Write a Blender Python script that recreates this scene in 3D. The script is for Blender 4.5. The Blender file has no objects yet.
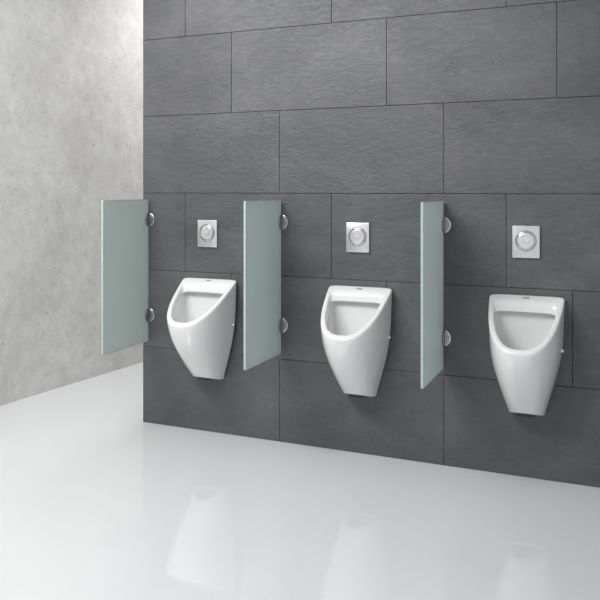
import bpy, bmesh, math, random
from mathutils import Vector
random.seed(4)
sc=bpy.context.scene
sc.view_settings.view_transform='Standard'
H=0.4

# ---------- materials ----------
def newmat(name):
    m=bpy.data.materials.new(name); m.use_nodes=True
    nt=m.node_tree; b=nt.nodes['Principled BSDF']
    return m,nt,b
def simple(name,col,rough=.4,metal=0,spec=.5,coat=0):
    m,nt,b=newmat(name)
    b.inputs['Base Color'].default_value=(*col,1)
    b.inputs['Roughness'].default_value=rough
    b.inputs['Metallic'].default_value=metal
    b.inputs['Specular IOR Level'].default_value=spec
    b.inputs['Coat Weight'].default_value=coat
    return m
def N(nt,t,**k):
    n=nt.nodes.new(t)
    for a,v in k.items(): setattr(n,a,v)
    return n
def mapped(nt,scale,rot=(0,0,0)):
    tc=N(nt,'ShaderNodeTexCoord'); mp=N(nt,'ShaderNodeMapping')
    mp.inputs['Scale'].default_value=scale; mp.inputs['Rotation'].default_value=rot
    nt.links.new(tc.outputs['Object'],mp.inputs['Vector']); return mp
def noise(nt,vec,scale,detail=6,rough=.6,dist=0):
    n=N(nt,'ShaderNodeTexNoise'); n.inputs['Scale'].default_value=scale
    n.inputs['Detail'].default_value=detail; n.inputs['Roughness'].default_value=rough
    n.inputs['Distortion'].default_value=dist
    nt.links.new(vec.outputs[0],n.inputs['Vector']); return n
def ramp(nt,src,stops):
    r=N(nt,'ShaderNodeValToRGB'); e=r.color_ramp.elements
    e[0].position,e[0].color=stops[0][0],(*stops[0][1],1)
    e[1].position,e[1].color=stops[-1][0],(*stops[-1][1],1)
    for p,c in stops[1:-1]:
        x=e.new(p); x.color=(*c,1)
    nt.links.new(src,r.inputs['Fac']); return r
def mixc(nt,mode,fac,a,b):
    m=N(nt,'ShaderNodeMix',data_type='RGBA',blend_type=mode)
    m.inputs[0].default_value=fac
    nt.links.new(a,m.inputs[6]); nt.links.new(b,m.inputs[7]); return m.outputs[2]

# slate tile
tile,nt,b=newmat('slate_tile')
mp=mapped(nt,(1,1,1.6),(0,.25,0))
n1=noise(nt,mp,2.2,6,.62,.5)
r1=ramp(nt,n1.outputs[0],[(.30,(.078,.079,.085)),(.70,(.136,.137,.143))])
att=N(nt,'ShaderNodeAttribute',attribute_name='tile_rand')
r2=ramp(nt,att.outputs['Fac'],[(0,(.84,.84,.84)),(1,(1.0,1.0,1.0))])
c=mixc(nt,'MULTIPLY',1,r1.outputs[0],r2.outputs[0])
mp2=mapped(nt,(1,1,2.0),(0,.45,0)); n2=noise(nt,mp2,24,6,.74,.7)
r3=ramp(nt,n2.outputs[0],[(.34,(.80,.80,.80)),(.66,(1.0,1.0,1.0))])
c=mixc(nt,'MULTIPLY',1,c,r3.outputs[0])
nt.links.new(c,b.inputs['Base Color'])
b.inputs['Roughness'].default_value=.42
b.inputs['Specular IOR Level'].default_value=.55
bp=N(nt,'ShaderNodeBump'); bp.inputs['Strength'].default_value=.55; bp.inputs['Distance'].default_value=.007
nt.links.new(n2.outputs[0],bp.inputs['Height']); nt.links.new(bp.outputs[0],b.inputs['Normal'])
grout=simple('dark_grout',(.02,.02,.022),.8)

# concrete
conc,nt,b=newmat('concrete_plaster')
mp=mapped(nt,(1,1,1)); n1=noise(nt,mp,1.6,13,.72,.5); n2=noise(nt,mp,12,12,.78)
r1=ramp(nt,n1.outputs[0],[(.33,(.54,.53,.512)),(.5,(.63,.62,.60)),(.67,(.71,.70,.68))])
r2=ramp(nt,n2.outputs[0],[(.34,(.82,.82,.82)),(.62,(1,1,1))])
c=mixc(nt,'MULTIPLY',1,r1.outputs[0],r2.outputs[0])
n3=noise(nt,mp,36,5,.65)
r3=ramp(nt,n3.outputs[0],[(.31,(.5,.5,.5)),(.38,(1,1,1))])
c=mixc(nt,'MULTIPLY',.75,c,r3.outputs[0])
nt.links.new(c,b.inputs['Base Color']); b.inputs['Roughness'].default_value=.8
bp=N(nt,'ShaderNodeBump'); bp.inputs['Strength'].default_value=.6; bp.inputs['Distance'].default_value=.015
nt.links.new(n2.outputs[0],bp.inputs['Height']); nt.links.new(bp.outputs[0],b.inputs['Normal'])

# floor
flo,nt,b=newmat('white_epoxy')
mp=mapped(nt,(1,1,1)); n1=noise(nt,mp,.8,3,.5)
r1=ramp(nt,n1.outputs[0],[(.3,(.70,.71,.717)),(.7,(.73,.74,.747))])
nt.links.new(r1.outputs[0],b.inputs['Base Color'])
b.inputs['Roughness'].default_value=.045; b.inputs['Specular IOR Level'].default_value=1.0
white=simple('white_paint',(.8,.8,.8),.8)
ceram=simple('white_ceramic',(.80,.80,.80),.09,coat=.5)
chrome=simple('chrome',(.78,.78,.79),.12,1)
ring=simple('polished_hinge_steel',(.55,.55,.56),.18,1)
steel=simple('brushed_steel',(.32,.32,.33),.3,1)
satin=simple('satin_chrome_plate',(.78,.78,.79),.26,.85)
button=simple('satin_chrome_button',(.84,.84,.85),.22,.7)
black=simple('black_rubber',(.03,.03,.03),.5)
grey=simple('grey_print',(.25,.25,.27),.5)

glass,nt,b=newmat('frosted_glass')
b.inputs['Base Color'].default_value=(.54,.605,.59,1)
b.inputs['Roughness'].default_value=.22
b.inputs['Specular IOR Level'].default_value=.5
tr=N(nt,'ShaderNodeBsdfTranslucent'); tr.inputs['Color'].default_value=(.85,.92,.90,1)
mx=N(nt,'ShaderNodeMixShader'); mx.inputs[0].default_value=.48
nt.links.new(b.outputs[0],mx.inputs[1]); nt.links.new(tr.outputs[0],mx.inputs[2])
nt.links.new(mx.outputs[0],nt.nodes['Material Output'].inputs[0])
gedge=simple('glass_edge',(.43,.53,.51),.15)

# ---------- helpers ----------
def finish(bm,name,mats,loc=(0,0,0),parent=None,smooth=False):
    me=bpy.data.meshes.new(name); bm.normal_update(); bm.to_mesh(me); bm.free()
    for m in mats: me.materials.append(m)
    o=bpy.data.objects.new(name,me); sc.collection.objects.link(o); o.location=loc
    if parent: o.parent=parent
    if smooth:
        for p in me.polygons: p.use_smooth=True
    return o
def addbox(bm,lo,hi,mi=0):
    vs=[bm.verts.new((x,y,z)) for x in (lo[0],hi[0]) for y in (lo[1],hi[1]) for z in (lo[2],hi[2])]
    idx=[(0,1,3,2),(4,6,7,5),(0,4,5,1),(2,3,7,6),(0,2,6,4),(1,5,7,3)]
    fs=[]
    for i in idx:
        f=bm.faces.new([vs[j] for j in i]); f.material_index=mi; fs.append(f)
    return vs,fs
def box(name,lo,hi,mat,**k):
    bm=bmesh.new(); addbox(bm,lo,hi); bmesh.ops.recalc_face_normals(bm,faces=bm.faces[:])
    return finish(bm,name,[mat],**k)
def bevel(o,w,s=3):
    m=o.modifiers.new('bevel','BEVEL'); m.width=w; m.segments=s; m.limit_method='ANGLE'
    for p in o.data.polygons: p.use_smooth=True
    return o
def empty(name,loc):
    e=bpy.data.objects.new(name,None); sc.collection.objects.link(e); e.location=loc; e.empty_display_size=.1; return e
def prism(name,pts,axis,t0,t1,mat,**k):
    bm=bmesh.new()
    def P(p,t):
        if axis=='y': return (p[0],t,p[1])
        if axis=='x': return (t,p[0],p[1])
        return (p[0],p[1],t)
    a=[bm.verts.new(P(p,t0)) for p in pts]; c=[bm.verts.new(P(p,t1)) for p in pts]
    n=len(pts); bm.faces.new(a); bm.faces.new(c[::-1])
    for i in range(n): bm.faces.new([a[i],a[(i+1)%n],c[(i+1)%n],c[i]])
    bmesh.ops.recalc_face_normals(bm,faces=bm.faces[:])
    return finish(bm,name,[mat],**k)
def circ(cx,cz,r,n=48): return [(cx+r*math.cos(2*math.pi*i/n),cz+r*math.sin(2*math.pi*i/n)) for i in range(n)]

# ---------- room ----------
XR=4.4; CH=2.9
box('floor',(-1.6,-6,-.1),(XR,4.2,0),flo)
box('ceiling',(-1.6,-6,CH),(XR,4.2,CH+.1),white)
bm=bmesh.new()
def wx(y): return -.903+.092*y
for (y0,y1) in [(-6,4.2)]:
    vs=[(wx(y0),y0),(wx(y1),y1),(-1.7,y1),(-1.7,y0)]
    a=[bm.verts.new((x,y,0)) for x,y in vs]; c=[bm.verts.new((x,y,CH)) for x,y in vs]
    bm.faces.new(a); bm.faces.new(c[::-1])
    for i in range(4): bm.faces.new([a[i],a[(i+1)%4],c[(i+1)%4],c[i]])
bmesh.ops.recalc_face_normals(bm,faces=bm.faces[:])
finish(bm,'wall_left',[conc])
box('wall_corridor_end',(-.7,4.2,0),(XR,4.3,CH),white)

# tiled wall
bm=bmesh.new()
lay=bm.faces.layers.float.new('tile_rand')
addbox(bm,(0.002,.008,0),(XR,.22,CH),1)
offs=[.787,1.322,1.055,.787,1.322,1.055,.787,1.322]
g=.0008
for r in range(8):
    z0=r*H; z1=min((r+1)*H,CH)
    if z0>=CH: break
    j=offs[r]
    xs=[j+k*.797 for k in range(-3,6)]
    if r in (4,): xs=[x-.062 if abs(x-2.119)<.02 else x for x in xs]
    xs=[0]+[x for x in xs if .05<x<XR-.05]+[XR]
    for x0,x1 in zip(xs[:-1],xs[1:]):
        lo=(x0+g,0,z0+g); hi=(x1-g,.0095,z1-g)
        rv=random.random()
        vs=[bm.verts.new(p) for p in [(lo[0],hi[1],lo[2]),(hi[0],hi[1],lo[2]),(hi[0],hi[1],hi[2]),(lo[0],hi[1],hi[2])]]
        e=.0012
        ms=[bm.verts.new(p) for p in [(lo[0],e,lo[2]),(hi[0],e,lo[2]),(hi[0],e,hi[2]),(lo[0],e,hi[2])]]
        fs=[bm.verts.new(p) for p in [(lo[0]+e,0,lo[2]+e),(hi[0]-e,0,lo[2]+e),(hi[0]-e,0,hi[2]-e),(lo[0]+e,0,hi[2]-e)]]
        faces=[bm.faces.new(fs)]
        for i in range(4):
            k=(i+1)%4
            faces.append(bm.faces.new([vs[i],vs[k],ms[k],ms[i]]))
            faces.append(bm.faces.new([ms[i],ms[k],fs[k],fs[i]]))
        for f in faces: f[lay]=rv
bmesh.ops.recalc_face_normals(bm,faces=bm.faces[:])
finish(bm,'wall_back',[tile,grout])

# ---------- partitions ----------
def partition(u):
    e=empty('glass_urinal_partition',(u,0,0))
    y0,y1,z0,z1=-.385,-.012,.430,1.168; r=.008
    pts=[]
    for cx,cz,a0 in [(y1-r,z1-r,0),(y0+r,z1-r,90),(y0+r,z0+r,180),(y1-r,z0+r,270)]:
        for i in range(5):
            a=math.radians(a0+i*22.5); pts.append((cx+r*math.cos(a),cz+r*math.sin(a)))
    p=prism('glass_panel',pts,'x',-.005,.005,glass,parent=e)
    p.data.materials.append(gedge)
    for f in p.data.polygons:
        if abs(f.normal.x)<.5: f.material_index=1
    for i,z in enumerate((1.062,.565)):
        D=[(-.004,z+.036),(-.004,z-.036)]
        for k in range(0,13):
            a=math.radians(-90-k*15); D.append((-.014+.030*math.cos(a),z+.036*math.sin(a)))
        for s,(a,b2) in (('outer',(.0052,.013)),('inner',(-.013,-.0052))):
            o=prism('clamp_%s_%d'%(s,i+1),D,'x',a,b2,steel,parent=e); bevel(o,.002,2)
        o=prism('wall_flange_%d'%(i+1),circ(0,z,.039),'y',-.009,-.0005,ring,parent=e); bevel(o,.004,3)
        o=prism('flange_cap_%d'%(i+1),circ(.0,z,.031,32),'y',-.012,-.008,steel,parent=e); bevel(o,.001,2)
    return e
for u in (.038,.796,1.580): partition(u)

# ---------- flush plates ----------
def rrect(w,h,r,n=6):
    pts=[]
    for sx,sz,a0 in [(1,1,0),(-1,1,90),(-1,-1,180),(1,-1,270)]:
        for i in range(n+1):
            a=i*math.pi/2/n+math.radians(a0)
            pts.append((sx*(w/2-r)+r*math.cos(a),sz*(h/2-r)+r*math.sin(a)))
    return pts
def plate(u):
    e=empty('flush_plate',(u,0,.997))
    o=prism('cover',rrect(.112,.137,.004),'y',-.011,-.0005,satin,parent=e); bevel(o,.002,2)
    o=prism('button_recess',circ(0,.004,.044),'y',-.0115,-.0105,steel,parent=e)
    o=prism('button_ring',circ(0,.004,.041),'y',-.015,-.0105,chrome,parent=e); bevel(o,.002,2)
    o=prism('button_gap',circ(0,.004,.0365),'y',-.0155,-.0145,steel,parent=e)
    o=prism('push_button',circ(0,.004,.034),'y',-.019,-.0135,button,parent=e); bevel(o,.003,3)
    o=prism('small_button_edge',circ(0.004,.012,.018),'y',-.0196,-.0185,steel,parent=e)
    o=prism('small_button',circ(0.004,.012,.0165),'y',-.0210,-.0190,button,parent=e)
for u in (.392,1.187,1.934): plate(u)

# ---------- urinal ----------
def interp(tab,z):
    if z<=tab[0][0]: return tab[0][1:]
    for a,c in zip(tab[:-1],tab[1:]):
        if z<=c[0]:
            t=(z-a[0])/(c[0]-a[0]); return tuple(a[i]+(c[i]-a[i])*t for i in range(1,len(a)))
    return tab[-1][1:]
TAB=[(.28,.075,.096),(.31,.084,.125),(.35,.097,.163),(.40,.112,.206),(.45,.126,.244),(.50,.138,.275),(.55,.146,.298),(.58,.149,.307),(.62,.151,.312),(.70,.154,.314),(.78,.157,.314)]
NS=96
def shape(th,n=2.6):
    c,s=math.cos(th),math.sin(th)
    sg=lambda v,p:(abs(v)**p)*(1 if v>=0 else -1)
    cb=.24
    if s>=0:
        p=2/n; return sg(c,p), cb+(1-cb)*sg(s,p)
    p=2/7.; return sg(c,p), cb+cb*sg(s,p)
def zrim(q):
    q=max(0,q)
    return .783-.200*(q if q>.1 else (q*q/.2+.05))
def taper(q): return 1-.18*q
def urinal(u):
    e=empty('urinal',(u,0,0))
    bm=bmesh.new(); loops=[]
    def ring(fn,mi=0):
        loops.append(([bm.verts.new(fn(*shape(2*math.pi*(i+.5)/NS))) for i in range(NS)],mi))
    # lower edge rises toward the front, exposing the dark outlet in the gap
    zb=lambda q:.275+.026*q*q
    def outer(v):
        def f(x,q):
            zt=zrim(q)-.014
            z=zt+(zb(q)-zt)*v
            a,d=interp(TAB,z)
            return (a*x*taper(q),-.001-d*q,z)
        return f
    def cav(k,z0):
        def f(x,q):
            a,d=interp(TAB,.28); return (a*k*x*taper(q),-.001-d*(.5+(q-.5)*k),z0+.026*q*q)
        return f
    ring(cav(.75,.315),1); ring(cav(.8,.284),1); ring(cav(.92,.275),0)
    for v in (1,.985,.95,.88,.8,.7,.6,.5,.4,.3,.2,.12,.06,.02,0): ring(outer(v))
    def rim(ins,dz,bk,tp,fr):
        def f(x,q):
            a,d=interp(TAB,zrim(q))
            yb=bk; yf=d-fr
            yy=yb+(yf-yb)*q
            z=zrim(yy/.312)
            return ((a-ins)*x*(taper(q)-tp*q), -.001-yy, z+dz)
        return f
    ring(rim(.001,-.0065,.0,0,.001)); ring(rim(.003,-.002,.0025,0,.003)); ring(rim(.008,0,.008,.0,.008))
    ring(rim(.020,0,.040,.05,.017)); ring(rim(.024,-.002,.052,.06,.021)); ring(rim(.027,-.008,.057,.07,.024))
    ring(rim(.029,-.014,.060,.08,.026))
    ring(rim(.032,-.030,.064,.09,.032)); ring(rim(.033,-.034,.065,.09,.035))
    ring(rim(.032,-.038,.058,.09,.036)); ring(rim(.030,-.042,.046,.09,.036))
    B2=(.029,-.052,.034,.09,.037)
    ring(rim(*B2))
    zf=.40
    for t in (.12,.25,.38,.52,.66,.79,.89,.96,.99):
        s_=max(.05,(1-t**2.2)**.55)
        def f(x,q,t=t,s=s_):
            px,py,pz=rim(*B2)(x,q)
            cy=-.135
            return (px*s, cy+(py-cy)*s, pz+(zf-pz)*t)
        ring(f)
    for (A,_),(B,mi) in zip(loops[:-1],loops[1:]):
        for i in range(NS):
            k=(i+1)%NS
            f=bm.faces.new([A[i],A[k],B[k],B[i]]); f.material_index=mi
    f=bm.faces.new(loops[0][0]); f.material_index=1
    bm.faces.new(loops[-1][0])
    bmesh.ops.recalc_face_normals(bm,faces=bm.faces[:])
    o=finish(bm,'bowl',[ceram,black],parent=e,smooth=True)
    s=o.modifiers.new('sub','SUBSURF'); s.levels=1; s.render_levels=1
    o=prism('drain_strainer',[(p[0],p[1]-.135) for p in circ(0,0,.022,32)],'z',.401,.408,chrome,parent=e); bevel(o,.002,2)
    # dark outlet body seen in the cut under the front of the bowl
    o=prism('trap_outlet',[(-.042,-.012),(.042,-.012),(.043,-.066),(.036,-.086),(.022,-.096),(-.022,-.096),(-.036,-.086),(-.043,-.066)],'z',.282,.312,black,parent=e); bevel(o,.004,2)
    a,d=interp(TAB,.555)
    for i,sx in enumerate((1,-1)):
        o=prism('fixing_cap_%d'%(i+1),circ(-.035,.555,.0085,24),'x',sx*(a-.010),sx*(a+.003),chrome,parent=e); bevel(o,.002,2)
    m=prism('printed_mark',rrect(.028,.007,.003),'z',0,.0008,grey,parent=e)
    m.location=(0,-.031,zrim(.03/.312)-.0002); m.rotation_euler=(math.atan(.200/.312),0,0)
for u in (.412,1.203,1.938): urinal(u)

# ---------- lights ----------
def area(name,loc,target,sx,sy,power,col=(1,1,1)):
    l=bpy.data.lights.new(name,'AREA'); l.shape='RECTANGLE'; l.size=sx; l.size_y=sy; l.energy=power; l.color=col
    o=bpy.data.objects.new(name,l); sc.collection.objects.link(o); o.location=loc
    d=Vector(target)-Vector(loc); o.rotation_euler=d.to_track_quat('-Z','Y').to_euler(); return o
area('ceiling_light_main',(.3,-2.0,2.8),(.95,-.5,0.4),1.8,1.2,120)
area('ceiling_light_corridor',(-.2,1.4,2.85),(-.6,1.1,0.4),.7,2.4,58)
w=bpy.data.worlds.new('world'); sc.world=w; w.use_nodes=True
w.node_tree.nodes['Background'].inputs[0].default_value=(.97,.985,1,1)
w.node_tree.nodes['Background'].inputs[1].default_value=.66

# ---------- camera ----------
cd=bpy.data.cameras.new('camera'); cam=bpy.data.objects.new('camera',cd); sc.collection.objects.link(cam)
cam.location=(2.289,-3.288,1.216); cam.rotation_euler=(math.pi/2,0,math.radians(22.98))
cd.sensor_width=36; cd.lens=748/600*36; cd.shift_y=-(300-190)/600
sc.camera=cam
